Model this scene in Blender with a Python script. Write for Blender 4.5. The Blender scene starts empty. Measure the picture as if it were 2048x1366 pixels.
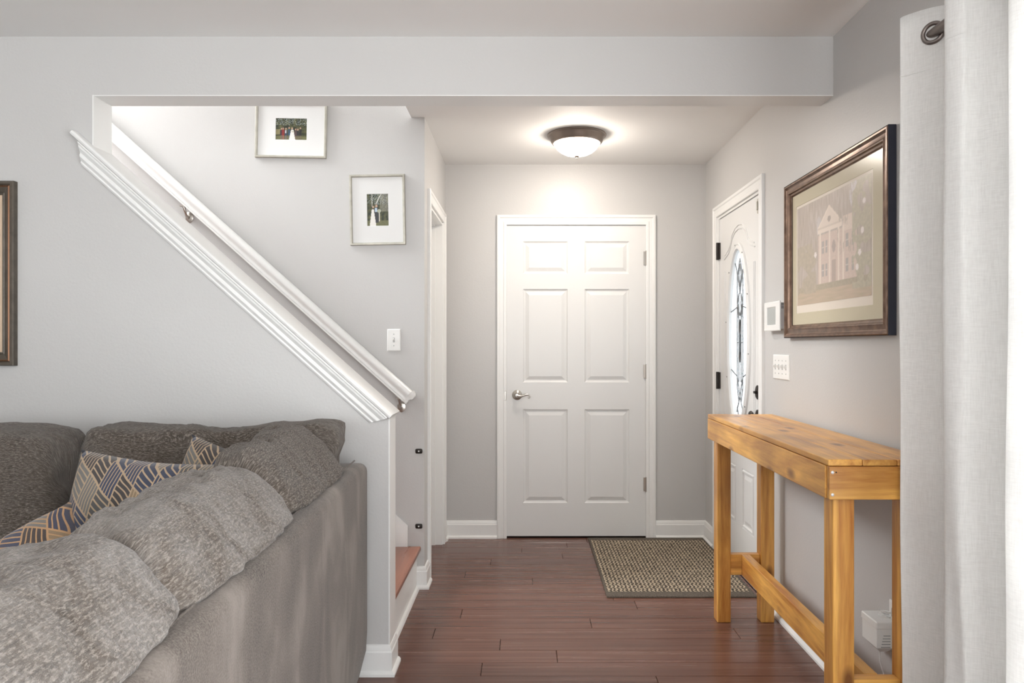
import bpy, bmesh, math, random
import numpy as np
from mathutils import Vector, Matrix, noise
random.seed(7)
R = math.radians
S = bpy.context.scene
C = S.collection

# ------------------------------------------------------------------ camera
F, VX, VY, CH = 1460.0, 1050.0, 690.0, 1.265          # focal length in px, principal point, eye height
cd = bpy.data.cameras.new('camera'); cam = bpy.data.objects.new('camera', cd); C.objects.link(cam)
cam.location = (0, 0, CH); cam.rotation_euler = (R(90), 0, 0)
cd.sensor_width = 36; cd.lens = F * 36 / 2048
cd.shift_x = -(VX - 1024) / 2048; cd.shift_y = (VY - 683) / 2048
cd.clip_start = 0.02
S.camera = cam
# ------------------------------------------------------------------ world, lights, exposure
w = bpy.data.worlds.new('world'); S.world = w; w.use_nodes = True
bg = w.node_tree.nodes['Background']; bg.inputs[0].default_value = (0.86, 0.93, 1.0, 1); bg.inputs[1].default_value = 2.4
S.view_settings.view_transform = 'Standard'; S.view_settings.look = 'None'
S.view_settings.exposure = 0.94; S.view_settings.gamma = 1.0; S.view_settings.use_curve_mapping = False
S.cycles.max_bounces = 10; S.cycles.diffuse_bounces = 6; S.cycles.sample_clamp_indirect = 6.0

def area(name, loc, aim, sx, sy, power, col):
    l = bpy.data.lights.new(name, 'AREA'); l.shape = 'RECTANGLE'; l.size = sx; l.size_y = sy
    l.energy = power; l.color = col
    o = bpy.data.objects.new(name, l); C.objects.link(o); o.location = loc
    o.rotation_euler = Vector(aim).to_track_quat('-Z', 'Y').to_euler()
    return o
# daylight through the side patio window, the two windows behind the camera and the upstairs window;
# each window is a stack of low strips with an upward tilt added to brighten ceiling and soffit
def window_light(c, aim, width, z0, z1, n, power, col):
    h = (z1 - z0) / n
    for i in range(n): area('window_daylight', (c[0], c[1], z0 + (i + .5) * h), aim, width, h * .98, power / n, col)
window_light((1.210, 0.0), (-1, 0, .45), 3.2, .10, 2.0, 6, 42, (.98, 0.99, 1.0))
window_light((-1.9, -2.44), (0, 1, 1.9), 2.0, .72, 2.18, 5, 36, (1.0, .99, .97))
window_light((0.2, -2.44), (0, 1, 1.9), 1.4, .72, 2.18, 5, 20, (1.0, .99, .97))
area('window_daylight', (-3.68, 3.36, 3.7), (1, 0, -0.45), 0.8, 1.3, 82, (0.97, .985, 1.0))

# ------------------------------------------------------------------ helpers
def link(o, parent=None):
    C.objects.link(o)
    if parent is not None: o.parent = parent
    return o
def tag(o, label=None, cat=None, group=None, kind=None):
    if label: o['label'] = label
    if cat: o['category'] = cat
    if group: o['group'] = group
    if kind: o['kind'] = kind
    return o
def empty(name, loc=(0, 0, 0), rz=0):
    o = bpy.data.objects.new(name, None); o.location = loc; o.rotation_euler = (0, 0, rz); o.empty_display_size = .05
    return link(o)
def obj(name, bm, mat=None, parent=None, smooth=False, flip=True):
    me = bpy.data.meshes.new(name)
    if flip: bmesh.ops.recalc_face_normals(bm, faces=bm.faces)
    bm.to_mesh(me); bm.free()
    if smooth:
        for p in me.polygons: p.use_smooth = True
        if smooth != 'all':
            try: me.set_sharp_from_angle(angle=R(smooth if smooth > 1 else 38))
            except Exception: pass
    if mat: me.materials.append(mat)
    return link(bpy.data.objects.new(name, me), parent)
def B(): return bmesh.new()
def box(bm, x0, x1, y0, y1, z0, z1, bev=0.0, seg=1):
    vs = [bm.verts.new((x, y, z)) for z in (z0, z1) for y in (y0, y1) for x in (x0, x1)]
    fs = [bm.faces.new([vs[i] for i in q]) for q in ((0, 2, 3, 1), (4, 5, 7, 6), (0, 1, 5, 4), (2, 6, 7, 3), (0, 4, 6, 2), (1, 3, 7, 5))]
    if bev:
        es = list({e for f in fs for e in f.edges})
        bmesh.ops.bevel(bm, geom=es, offset=bev, segments=seg, profile=0.5, affect='EDGES')
    return bm
def prism(bm, pts, y0, y1, axis='y'):
    """polygon (a,b) extruded along an axis: y -> (x,z); x -> (y,z); z -> (x,y)"""
    f = {'y': lambda a, b, c: (a, c, b), 'x': lambda a, b, c: (c, a, b), 'z': lambda a, b, c: (a, b, c)}[axis]
    n = len(pts)
    A = [bm.verts.new(f(a, b, y0)) for a, b in pts]; D = [bm.verts.new(f(a, b, y1)) for a, b in pts]
    bm.faces.new(A); bm.faces.new(D[::-1])
    for i in range(n): bm.faces.new([A[i], A[(i + 1) % n], D[(i + 1) % n], D[i]])
    return bm
def basis(o, u, v, n):
    o, u, v, n = map(Vector, (o, u, v, n))
    return lambda a, b, c=0.0: o + u * a + v * b + n * c
def sweep(bm, path, prof, T, closed=False):
    """mitred sweep of a closed profile (a = in-plane offset to the left-hand side, b = off plane) along a 2-D path"""
    n = len(path); P = [Vector(p) for p in path]; rings = []
    for i in range(n):
        d0 = (P[i] - P[i - 1]).normalized() if (i or closed) else None
        d1 = (P[(i + 1) % n] - P[i]).normalized() if (i < n - 1 or closed) else None
        if d0 is None: d0 = d1
        if d1 is None: d1 = d0
        n0 = Vector((-d0.y, d0.x)); n1 = Vector((-d1.y, d1.x))
        m = (n0 + n1) / max(1e-6, 1 + n0.dot(n1))
        rings.append([bm.verts.new(T(P[i].x + m.x * a, P[i].y + m.y * a, b)) for a, b in prof])
    k = len(prof)
    for i in range(n if closed else n - 1):
        r0, r1 = rings[i], rings[(i + 1) % n]
        for j in range(k): bm.faces.new([r0[j], r0[(j + 1) % k], r1[(j + 1) % k], r1[j]])
    if not closed: bm.faces.new(rings[0][::-1]); bm.faces.new(rings[-1])
    return bm
def tube(bm, pts, rad, seg=10):
    pts = [Vector(p) for p in pts]; n = len(pts)
    rad = rad if isinstance(rad, (list, tuple)) else [rad] * n
    up = Vector((0, 0, 1)) if abs((pts[-1] - pts[0]).normalized().z) < .9 else Vector((0, 1, 0))
    rings = []
    for i in range(n):
        t = (pts[min(i + 1, n - 1)] - pts[max(i - 1, 0)]).normalized()
        a = t.cross(up).normalized()
        if i and a.dot(pa) < 0: a = -a
        pa = a; b = t.cross(a).normalized()
        rings.append([bm.verts.new(pts[i] + (a * math.cos(2 * math.pi * j / seg) + b * math.sin(2 * math.pi * j / seg)) * rad[i]) for j in range(seg)])
    for i in range(n - 1):
        for j in range(seg): bm.faces.new([rings[i][j], rings[i][(j + 1) % seg], rings[i + 1][(j + 1) % seg], rings[i + 1][j]])
    bm.faces.new(rings[0]); bm.faces.new(rings[-1][::-1])
    return bm
def lathe(bm, prof, T, seg=32):
    """prof: (radius, height); T maps (a, b, height) to world"""
    rings = []
    for r, h in prof:
        if r < 1e-6: rings.append([bm.verts.new(T(0, 0, h))])
        else: rings.append([bm.verts.new(T(r * math.cos(2 * math.pi * j / seg), r * math.sin(2 * math.pi * j / seg), h)) for j in range(seg)])
    for A, D in zip(rings, rings[1:]):
        for j in range(seg):
            q = [A[j % len(A)], A[(j + 1) % len(A)], D[(j + 1) % len(D)], D[j % len(D)]]
            q = list(dict.fromkeys(q))
            if len(q) > 2: bm.faces.new(q)
    return bm
def nested(bm, rects, T, cap=True):
    """nested rectangles [(x0,x1,y0,y1,h)...] bridged into a moulded panel"""
    rings = [[bm.verts.new(T(x, y, h)) for x, y in ((x0, y0), (x1, y0), (x1, y1), (x0, y1))] for x0, x1, y0, y1, h in rects]
    for A, D in zip(rings, rings[1:]):
        for j in range(4): bm.faces.new([A[j], A[(j + 1) % 4], D[(j + 1) % 4], D[j]])
    if cap: bm.faces.new(rings[-1])
    return bm
def soft(sx, sy, sz, k=5.0, n=26, dis=None):
    """squared-off cushion of full sizes sx, sy, sz about the origin"""
    bm = B(); g = {}
    def V(c):
        key = tuple(round(q, 5) for q in c)
        if key not in g:
            x, y, z = c
            r = (abs(x) ** k + abs(y) ** k + abs(z) ** k) ** (-1 / k)
            p = Vector((x * r * sx / 2, y * r * sy / 2, z * r * sz / 2))
            if dis: p = dis(p, Vector((x, y, z)) * r)
            g[key] = bm.verts.new(p)
        return g[key]
    L = [math.tan((-1 + 2 * i / n) * math.pi / 4) for i in range(n + 1)]
    for ax in range(3):
        for s in (-1, 1):
            for i in range(n):
                for j in range(n):
                    q = []
                    for a, b in ((i, j), (i + 1, j), (i + 1, j + 1), (i, j + 1)):
                        c = [0, 0, 0]; c[ax] = s; c[(ax + 1) % 3] = L[a]; c[(ax + 2) % 3] = L[b]; q.append(V(c))
                    bm.faces.new(q if s > 0 else q[::-1])
    return bm

# ------------------------------------------------------------------ materials
class NT:
    def __init__(s, name):
        s.m = bpy.data.materials.new(name); s.m.use_nodes = True; s.t = s.m.node_tree; s.n = s.t.nodes
        s.p = s.n['Principled BSDF']; s.out = s.n['Material Output']
    def add(s, typ, **kw):
        o = s.n.new(typ)
        for k, v in kw.items():
            if k.startswith('i_'):
                key = k[2:]; key = int(key) if key.isdigit() else key.replace('_', ' ')
                s.put(o.inputs[key], v)
            else: setattr(o, k, v)
        return o
    def put(s, sock, v):
        if isinstance(v, bpy.types.NodeSocket): s.t.links.new(v, sock)
        else: sock.default_value = v
    def set(s, **kw):
        for k, v in kw.items(): s.put(s.p.inputs[k.replace('_', ' ')], v)
        return s
    def math(s, op, a, b=0.0, c=None):
        o = s.add('ShaderNodeMath', operation=op); s.put(o.inputs[0], a); s.put(o.inputs[1], b)
        if c is not None: s.put(o.inputs[2], c)
        return o.outputs[0]
    def mix(s, f, a, b, mode='MIX'):
        o = s.add('ShaderNodeMix', data_type='RGBA', blend_type=mode)
        s.put(o.inputs[0], f); s.put(o.inputs[6], a); s.put(o.inputs[7], b); return o.outputs[2]
    def ramp(s, f, stops, interp='LINEAR'):
        o = s.add('ShaderNodeValToRGB'); s.put(o.inputs[0], f); r = o.color_ramp; r.interpolation = interp
        while len(r.elements) < len(stops): r.elements.new(.5)
        for e, (p, c) in zip(r.elements, stops): e.position = p; e.color = c if len(c) == 4 else (*c, 1)
        return o.outputs[0]
    def noise(s, vec, scale=5, detail=3, rough=.5, dist=0):
        o = s.add('ShaderNodeTexNoise'); s.put(o.inputs['Vector'], vec); o.inputs['Scale'].default_value = scale
        o.inputs['Detail'].default_value = detail; o.inputs['Roughness'].default_value = rough; o.inputs['Distortion'].default_value = dist
        return o.outputs[0]
    def coord(s, kind='Object', scale=(1, 1, 1), rot=(0, 0, 0), rnd=0):
        tc = s.add('ShaderNodeTexCoord'); v = tc.outputs[kind]
        if rnd:
            oi = s.add('ShaderNodeObjectInfo'); k = s.add('ShaderNodeVectorMath', operation='ADD'); s.put(k.inputs[0], v)
            cx = s.add('ShaderNodeCombineXYZ')
            for i in range(3): s.put(cx.inputs[i], s.math('MULTIPLY', oi.outputs['Random'], rnd * (i + 1)))
            s.put(k.inputs[1], cx.outputs[0]); v = k.outputs[0]
        mp = s.add('ShaderNodeMapping'); s.put(mp.inputs[0], v); mp.inputs['Scale'].default_value = scale; mp.inputs['Rotation'].default_value = rot
        return mp.outputs[0]
    def bump(s, h, strength=.2, dist=.01):
        o = s.add('ShaderNodeBump'); s.put(o.inputs['Height'], h); o.inputs['Strength'].default_value = strength; o.inputs['Distance'].default_value = dist
        s.put(s.p.inputs['Normal'], o.outputs[0]); return s
def flat(name, col, rough=.5, metal=0.0, **kw):
    a = NT(name).set(Base_Color=(*col, 1), Roughness=rough, Metallic=metal)
    if kw: a.set(**kw)
    return a.m
def paint(name, col, rough, bump=.06, scale=160):
    a = NT(name); v = a.coord('Object')
    n1 = a.noise(v, 2.0, 2); c = a.mix(n1, (*[q * .975 for q in col], 1), (*[min(1, q * 1.02) for q in col], 1))
    a.set(Base_Color=c, Roughness=rough)
    a.bump(a.noise(v, scale, 2), bump, .003); return a.m
WALL = paint('wall_paint', (0.54, 0.532, 0.521), 0.42, .16, 120)
CEIL = paint('ceiling_paint', (0.84, 0.832, 0.815), 0.7, .05)
TRIM = paint('trim_paint', (0.80, 0.80, 0.785), 0.32, .02, 60)
DOOR = paint('door_paint', (0.72, 0.72, 0.71), 0.36, .03, 90)
PLATE = flat('plastic_white', (.80, .80, .78), .3)
GREY = flat('lcd_grey', (.40, .42, .41), .25)
NICK = flat('satin_nickel', (.52, .49, .45), .28, 1.0)
BLK = flat('oiled_bronze', (.03, .025, .022), .4, .6)
DARKGAP = flat('dark_gap', (.02, .02, .02), .9)
BRZ = flat('brushed_bronze', (.26, .215, .185), .42, .75)
RODM = flat('rod_pewter', (.22, .19, .175), .35, .9)

def wood(name, ax, cA, cB, cK, rough=.36, knots=True):
    a = NT(name); sc = [14, 14, 14]; sc[ax] = 1.1
    v = a.coord('Object', tuple(sc), rnd=7.0)
    n1 = a.noise(v, 1.0, 6, .62, .9); n2 = a.noise(v, 6.0, 3, .6)
    f = a.math('ADD', a.math('MULTIPLY', n1, .75), a.math('MULTIPLY', n2, .25))
    c = a.ramp(f, [(.33, cA), (.5, [(p + q) / 2 for p, q in zip(cA, cB)]), (.66, cB)])
    big = a.noise(a.coord('Object', (1, 1, 1), rnd=3.0), 3.2, 2)
    c = a.mix(a.ramp(big, [(.45, (0, 0, 0)), (.72, (1, 1, 1))]), c, a.mix(.5, c, (*cK, 1)))
    if knots:
        s2 = [7, 7, 7]; s2[ax] = 3.2
        vo = a.add('ShaderNodeTexVoronoi'); a.put(vo.inputs['Vector'], a.coord('Object', tuple(s2), rnd=5.0)); vo.inputs['Scale'].default_value = 1.15
        k = a.ramp(vo.outputs['Distance'], [(.07, (1, 1, 1)), (.19, (0, 0, 0))])
        c = a.mix(a.math('MULTIPLY', k, .85), c, (*cK, 1))
    a.set(Base_Color=c, Roughness=a.math('ADD', a.math('MULTIPLY', n1, .2), rough - .1))
    a.p.inputs['Coat Weight'].default_value = .25; a.p.inputs['Coat Roughness'].default_value = .25
    a.bump(f, .12, .002); return a.m
PA, PB, PK = (.40, .135, .022), (.96, .54, .13), (.13, .036, .008)
PINE = [wood('pine_%s' % 'xyz'[i], i, PA, PB, PK) for i in range(3)]
TREAD = wood('red_oak', 1, (.23, .080, .045), (.34, .14, .085), (.15, .05, .03), .3, False)

def floor_mat():
    a = NT('floor_boards'); v = a.coord('Object', (1.2, 46, 20), rnd=11.0)
    n1 = a.noise(v, 1.0, 5, .6, .4); n3 = a.noise(a.coord('Object', (3, 130, 30), rnd=3.0), 1, 2)
    oi = a.add('ShaderNodeObjectInfo')
    c = a.ramp(n1, [(.32, (.080, .031, .020)), (.5, (.13, .058, .040)), (.70, (.185, .090, .064))])
    c = a.mix(a.math('MULTIPLY', n3, .35), c, (.21, .10, .07, 1))
    c = a.mix(a.math('MULTIPLY', oi.outputs['Random'], .3), c, (.095, .042, .03, 1))
    a.set(Base_Color=c, Roughness=a.math('ADD', a.math('MULTIPLY', n1, .16), .17)); a.p.inputs['Specular IOR Level'].default_value = .55
    a.bump(n1, .1, .0015); return a.m
FLOOR = floor_mat()

def chenille(name, base, fuzz, sheen):
    """base: darkness of the ground yarn; fuzz: how much pale rubbed-up pile lies over it"""
    a = NT(name); tc = a.add('ShaderNodeUVMap')
    def mapd(sx, sy, k=0):
        m = a.add('ShaderNodeMapping'); a.put(m.inputs[0], tc.outputs[0]); m.inputs['Scale'].default_value = (sx, sy, 1); m.inputs['Location'].default_value = (k, k, 0); return m.outputs[0]
    n1 = a.noise(mapd(85, 330), 1, 3, .75); n2 = a.noise(mapd(14, 230), 1, 3, .6); n3 = a.noise(mapd(7, 9), 1, 5, .65, .8); n4 = a.noise(mapd(160, 190, 5), 1, 3, .7)
    fleck = a.ramp(n1, [(.49, (0, 0, 0)), (.62, (1, 1, 1))])
    c = a.ramp(n2, [(.3, [.030 * base, .0225 * base, .0165 * base]), (.55, [.066 * base, .051 * base, .039 * base]), (.75, [.12 * base, .102 * base, .087 * base])])
    c = a.mix(a.math('MULTIPLY', fleck, .62), c, (.29, .25, .215, 1))
    fz = a.math('MULTIPLY', a.ramp(n3, [(.38, (0, 0, 0)), (.62, (1, 1, 1))]), a.ramp(n4, [(.3, (.35, .35, .35)), (.6, (1, 1, 1))]))
    c = a.mix(a.math('MULTIPLY', fz, fuzz), c, (.42, .395, .37, 1))
    a.set(Base_Color=c, Roughness=.95)
    a.p.inputs['Sheen Weight'].default_value = sheen; a.p.inputs['Sheen Roughness'].default_value = .4
    a.bump(a.math('ADD', a.math('ADD', n1, n2), a.math('MULTIPLY', fz, 1.5)), .7, .003); return a.m
CHEN = chenille('chenille_fabric', 1.0, .08, .15); CHEN1 = chenille('chenille_fabric_brown', 1.0, .08, .10); CHEN3 = chenille('chenille_fabric_rubbed', 1.25, .30, .2); CHEN2 = chenille('chenille_fabric_worn', 1.2, .36, .2)
def suede():
    a = NT('brushed_microfibre'); v = a.coord('Object', (1, 1, 1))
    n1 = a.noise(a.coord('Object', (3, 5, 2.0)), 1.3, 5, .6, .5); n2 = a.noise(v, 260, 2, .7); n3 = a.noise(v, 2.2, 3, .5, 1.0)
    f = a.math('ADD', a.math('MULTIPLY', n1, .6), a.math('MULTIPLY', n3, .4))
    c = a.ramp(f, [(.38, (.040, .030, .024)), (.5, (.085, .067, .055)), (.62, (.175, .148, .128))])
    c = a.mix(a.ramp(n2, [(.35, (0, 0, 0)), (.7, (.6, .6, .6))]), c, (.22, .19, .165, 1))
    a.set(Base_Color=c, Roughness=.9); a.p.inputs['Sheen Weight'].default_value = .22; a.p.inputs['Sheen Roughness'].default_value = .35
    a.bump(n2, .4, .002); return a.m
SUEDE = suede()

def patch_fabric(name, tint, seed):
    """tan cloth printed with diamond patches of brush-stroke stripes"""
    a = NT(name); uv = a.add('ShaderNodeUVMap')
    dn = a.add('ShaderNodeTexNoise'); a.put(dn.inputs['Vector'], uv.outputs[0]); dn.inputs['Scale'].default_value = 9
    ad = a.add('ShaderNodeVectorMath', operation='MULTIPLY_ADD'); a.put(ad.inputs[0], dn.outputs['Color']); ad.inputs[1].default_value = (.02, .02, 0); a.put(ad.inputs[2], uv.outputs[0])
    mp = a.add('ShaderNodeMapping'); a.put(mp.inputs[0], ad.outputs[0]); mp.inputs['Rotation'].default_value = (0, 0, R(28)); mp.inputs['Scale'].default_value = (18, 13.5, 1); mp.inputs['Location'].default_value = (seed, seed * .7, 0)
    sp = a.add('ShaderNodeSeparateXYZ'); a.put(sp.inputs[0], mp.outputs[0]); x0, y = sp.outputs[0], sp.outputs[1]
    x = a.math('ADD', x0, a.math('MULTIPLY', y, .45))
    fx, fy = a.math('FLOOR', x), a.math('FLOOR', y)
    cc = a.add('ShaderNodeCombineXYZ'); a.put(cc.inputs[0], fx); a.put(cc.inputs[1], fy)
    wn = a.add('ShaderNodeTexWhiteNoise'); wn.noise_dimensions = '2D'; a.put(wn.inputs['Vector'], cc.outputs[0])
    par = a.math('GREATER_THAN', a.math('ABSOLUTE', a.math('MODULO', a.math('ADD', fx, fy), 2.0)), .5)
    ux, uy = a.math('SUBTRACT', x, fx), a.math('SUBTRACT', y, fy)
    st = a.math('ADD', a.math('MULTIPLY', par, ux), a.math('MULTIPLY', a.math('SUBTRACT', 1.0, par), uy))
    s = a.math('ABSOLUTE', a.math('SUBTRACT', a.math('FRACT', a.math('MULTIPLY', st, 5.0)), .5))
    ink = a.math('LESS_THAN', s, .36)
    def edge(u): return a.math('MULTIPLY', a.math('GREATER_THAN', u, .04), a.math('LESS_THAN', u, .96))
    ink = a.math('MULTIPLY', ink, a.math('MULTIPLY', edge(ux), edge(uy)))
    col = a.ramp(wn.outputs['Value'], [(0, (.020, .035, .075)), (.32, (.030, .030, .036)), (.48, (.14, .14, .135)), (.58, (.020, .038, .085)), (.80, (.22, .16, .10)), (.9, (.06, .065, .07))], 'CONSTANT')
    tan = a.mix(a.noise(uv.outputs[0], 120, 2), (*tint, 1), (*[q * 1.35 for q in tint], 1))
    a.set(Base_Color=a.mix(a.math('MULTIPLY', ink, .93), tan, col), Roughness=.92)
    a.p.inputs['Sheen Weight'].default_value = .2
    a.bump(a.math('ADD', a.math('MULTIPLY', ink, .6), a.noise(uv.outputs[0], 300, 1)), .4, .002); return a.m
PATCH = patch_fabric('patchwork_print', (.34, .25, .165), 3.0)
PATCH2 = patch_fabric('patchwork_print_rust', (.36, .215, .11), 8.0)

def rug_mat():
    a = NT('woven_rug'); v = a.coord('Object', (1, 1, 1)); sp = a.add('ShaderNodeSeparateXYZ'); a.put(sp.inputs[0], v)
    x, y = sp.outputs[0], sp.outputs[1]
    row = a.math('MULTIPLY', y, 46.0); fr = a.math('FLOOR', row); fy = a.math('SUBTRACT', row, fr)
    par = a.math('GREATER_THAN', a.math('ABSOLUTE', a.math('MODULO', fr, 2.0)), .5)
    sl = a.math('MULTIPLY', a.math('SUBTRACT', fy, .5), a.math('SUBTRACT', a.math('MULTIPLY', par, 2.0), 1.0))
    nz = a.noise(v, 90, 2)
    ph = a.math('ADD', a.math('ADD', a.math('MULTIPLY', x, 48.0), a.math('MULTIPLY', sl, .7)), a.math('MULTIPLY', nz, 1.1))
    light = a.math('LESS_THAN', a.math('ABSOLUTE', a.math('SUBTRACT', a.math('FRACT', ph), .5)), .235)
    edge = a.math('LESS_THAN', a.math('ABSOLUTE', a.math('SUBTRACT', fy, .5)), .36)
    light = a.math('MULTIPLY', light, edge)
    c = a.mix(light, (.046, .034, .025, 1), a.mix(a.noise(v, 25, 2), (.50, .40, .27, 1), (.74, .63, .47, 1)))
    a.set(Base_Color=c, Roughness=.95); a.bump(a.math('ADD', a.math('MULTIPLY', light, .6), nz), .6, .004); return a.m
RUG = rug_mat()
def speck(name, c0, c1, sc=300):
    a = NT(name); v = a.coord('Object'); n = a.noise(v, sc, 2, .7)
    a.set(Base_Color=a.ramp(n, [(.35, c0), (.65, c1)]), Roughness=.95); a.bump(n, .5, .003); return a.m
RUGB = speck('rug_border', (.04, .032, .024), (.17, .14, .11))
def linen():
    a = NT('sheer_linen'); v = a.coord('Object', (40, 40, 420)); n = a.noise(v, 1, 3, .6); n2 = a.noise(a.coord('Object', (500, 500, 30)), 1, 2)
    c = a.ramp(a.math('ADD', a.math('MULTIPLY', n, .5), a.math('MULTIPLY', n2, .5)), [(.35, (.84, .835, .82)), (.6, (.93, .928, .915))])
    a.set(Base_Color=c, Roughness=.9)
    tr = a.add('ShaderNodeBsdfTranslucent'); a.put(tr.inputs[0], c)
    mx = a.add('ShaderNodeMixShader'); mx.inputs[0].default_value = .34
    a.put(mx.inputs[1], a.p.outputs[0]); a.put(mx.inputs[2], tr.outputs[0]); a.put(a.out.inputs[0], mx.outputs[0])
    a.bump(n, .35, .002); return a.m
LINEN = linen()
def framewood(name, cA, cB, rough=.3, metal=.35):
    a = NT(name); n = a.noise(a.coord('Object', (30, 30, 30)), 1, 3)
    a.set(Base_Color=a.ramp(n, [(.3, cA), (.7, cB)]), Roughness=rough, Metallic=metal); return a.m
BRONZE = framewood('bronze_frame', (.11, .062, .04), (.22, .135, .09), .3, .5)
NAVY = flat('dark_frame_side', (.018, .02, .032), .35)
ANTIQ = framewood('pewter_brown_frame', (.075, .062, .048), (.12, .10, .078), .38, .3)
COPPER = flat('copper_lip', (.20, .10, .055), .35, .6)
CHAMP = framewood('champagne_frame', (.40, .385, .33), (.50, .48, .42), .4, .4)
MATW = flat('mat_board_white', (.72, .72, .71), .8)
MATO = flat('mat_board_olive', (.58, .52, .37), .8)
MATI = flat('mat_bevel_cream', (.78, .70, .60), .8)
def glass_mat(name, rough=0.0, bump=0):
    a = NT(name).set(Base_Color=(.95, .98, .98, 1), Roughness=rough); a.p.inputs['Transmission Weight'].default_value = 1.0; a.p.inputs['IOR'].default_value = 1.45
    if bump: a.bump(a.noise(a.coord('Object', (1, 1, .35)), 90, 2, .5, 1.0), bump, .004)
    return a.m
GLASS = glass_mat('pane_glass'); TGLASS = glass_mat('textured_glass', .06, .5)
LEAD = flat('lead_came', (.22, .22, .22), .4, .7)
def glow():
    a = NT('lit_frosted_glass').set(Base_Color=(.95, .93, .9, 1), Roughness=.4)
    a.p.inputs['Emission Color'].default_value = (1.0, .90, .80, 1); a.p.inputs['Emission Strength'].default_value = 41.0; return a.m
GLOW = glow()
def vcol(name, rough=.55):
    a = NT(name); at = a.add('ShaderNodeAttribute', attribute_name='print')
    a.set(Base_Color=at.outputs['Color'], Roughness=rough); return a.m
PRINT = vcol('photo_print', .4)

# ------------------------------------------------------------------ key planes of the house
XR, XL = 1.184, -0.523            # right wall, foyer left wall / end of half wall
YH0, YH1 = 2.804, 2.924           # front and back of the wall with the header
YS, YB = 3.80, 4.787              # stair far wall, foyer back wall
ZC, ZH = 2.450, 2.225             # ceiling, underside of header
XJ = -1.660                       # left jamb of the stair opening
SL = 0.8925                       # stair slope
capz = lambda x: 0.5505 - SL * x

def struct(name, bm, mat, **kw):
    return tag(obj(name, bm, mat, **kw), kind='structure')

# floor, with its boards
fl = struct('floor', box(B(), -4.0, 1.32, -2.6, 4.95, -.12, -.012), FLOOR)
YP0, PW = 2.790, 0.11765
cuts = {15: [.265], 14: [-.02], 13: [.225], 10: [-.33, .9], 9: [.04, 1.0], 6: [.54], 7: [.44], 3: [.93, -.4], 2: [-.105], 1: [.13], 0: [-.17], 4: [.3], 5: [-.3], 8: [.7], 11: [.6], 12: [-.2, .8], 16: [.4], -1: [.5]}
for k in range(-22, 17):
    y0, y1 = YP0 + k * PW, YP0 + (k + 1) * PW
    if y1 > YB + .003: y1 = YB
    if y0 < .25: continue
    xs = [-1.05] + sorted(cuts.get(k, [random.uniform(-.6, .2), random.uniform(.4, 1.0)])) + [XR - .001]
    for a, b in zip(xs, xs[1:]):
        bm = B(); g = .0008; c = .0016
        nested(bm, [(a + g, b - g, y0 + g, y1 - g, -.012), (a + g, b - g, y0 + g, y1 - g, -c), (a + g + c, b - g - c, y0 + g + c, y1 - g - c, 0)], basis((0, 0, 0), (1, 0, 0), (0, 1, 0), (0, 0, 1)))
        obj('plank', bm, FLOOR, fl)

# ceilings
struct('ceiling', box(B(), -4.0, 1.32, -2.6, YH0, ZC, ZC + .2), CEIL)
struct('ceiling', box(B(), -.592, 1.32, YH1, YB + .12, ZC, ZC + .2), CEIL)
struct('ceiling', box(B(), -4.0, -.592, YH1, YS, 4.9, 5.0), CEIL)
# wall with header, half wall and jamb
X_ = XJ
bm = prism(B(), [(X_, 0), (XL, 0), (XL, capz(XL) - .0268), (X_, capz(X_) - .0268)], YH0, YH1)
box(bm, -4, X_, YH0, YH1, 0, 4.95); box(bm, X_, 1.32, YH0, YH1, ZH, ZC + .2); box(bm, X_, -.592, YH0, YH1, ZC + .2, 4.95)
struct('wall_middle', bm, WALL)
# white liner of the opening: soffit, jamb, end of the half wall
bm = box(B(), XJ - .001, XJ + .004, YH0 - .002, YH1 + .002, capz(XJ) - .01, ZH)
box(bm, XJ, XR, YH0 + .0005, YH1 + .001, ZH - .003, ZH + .001)
box(bm, XL - .001, XL + .004, YH0 - .001, YH1 + .001, 0.115, capz(XL) - .03)
struct('trim_1', bm, TRIM)
# stair wall, foyer left wall, back wall, upstairs
struct('wall_stairs', box(B(), -4, XL, YS, YS + .1, 0, 4.95), WALL)
bm = box(B(), XL - .115, XL, YS + .1, 3.976, 0, ZC); box(bm, XL - .115, XL, 4.64, YB + .1, 0, ZC); box(bm, XL - .115, XL, 3.976, 4.64, 2.042, ZC)
box(bm, XL - .6, XL - .5, 3.9, 4.9, 0, ZC)  # unseen slab added behind the left door opening to keep outside light out
struct('wall_left', bm, WALL)
DX0, DX1, DZ1 = -.121, .793, 2.054
bm = box(B(), XL, DX0 - .004, YB, YB + .12, 0, ZC); box(bm, DX1 + .004, 1.32, YB, YB + .12, 0, ZC); box(bm, DX0 - .004, DX1 + .004, YB, YB + .12, DZ1 + .004, ZC)
box(bm, DX0 - .05, DX1 + .05, YB + .12, YB + .16, -.02, DZ1 + .05)  # backing panel added out of sight so no sky light leaks round the door
struct('wall_back', bm, WALL)
struct('wall_upstairs', box(B(), -.592, -.5, YH1, YS, ZC + .2, 4.95), WALL)
# right wall with window and entry door openings
EY0, EY1, EZ = 3.667, 4.483, 2.050
WY0, WY1, WZ0, WZ1 = -1.65, 1.62, .06, 2.04
bm = B(); XO = 1.32
for a in ((-2.6, WY0, 0, ZC), (WY1, EY0, 0, ZC), (EY1, YB, 0, ZC), (EY0, EY1, EZ, ZC), (WY0, WY1, 0, WZ0), (WY0, WY1, WZ1, ZC)):
    box(bm, XR, XO, a[0], a[1], a[2], a[3])
struct('wall_right', bm, WALL)
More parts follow.
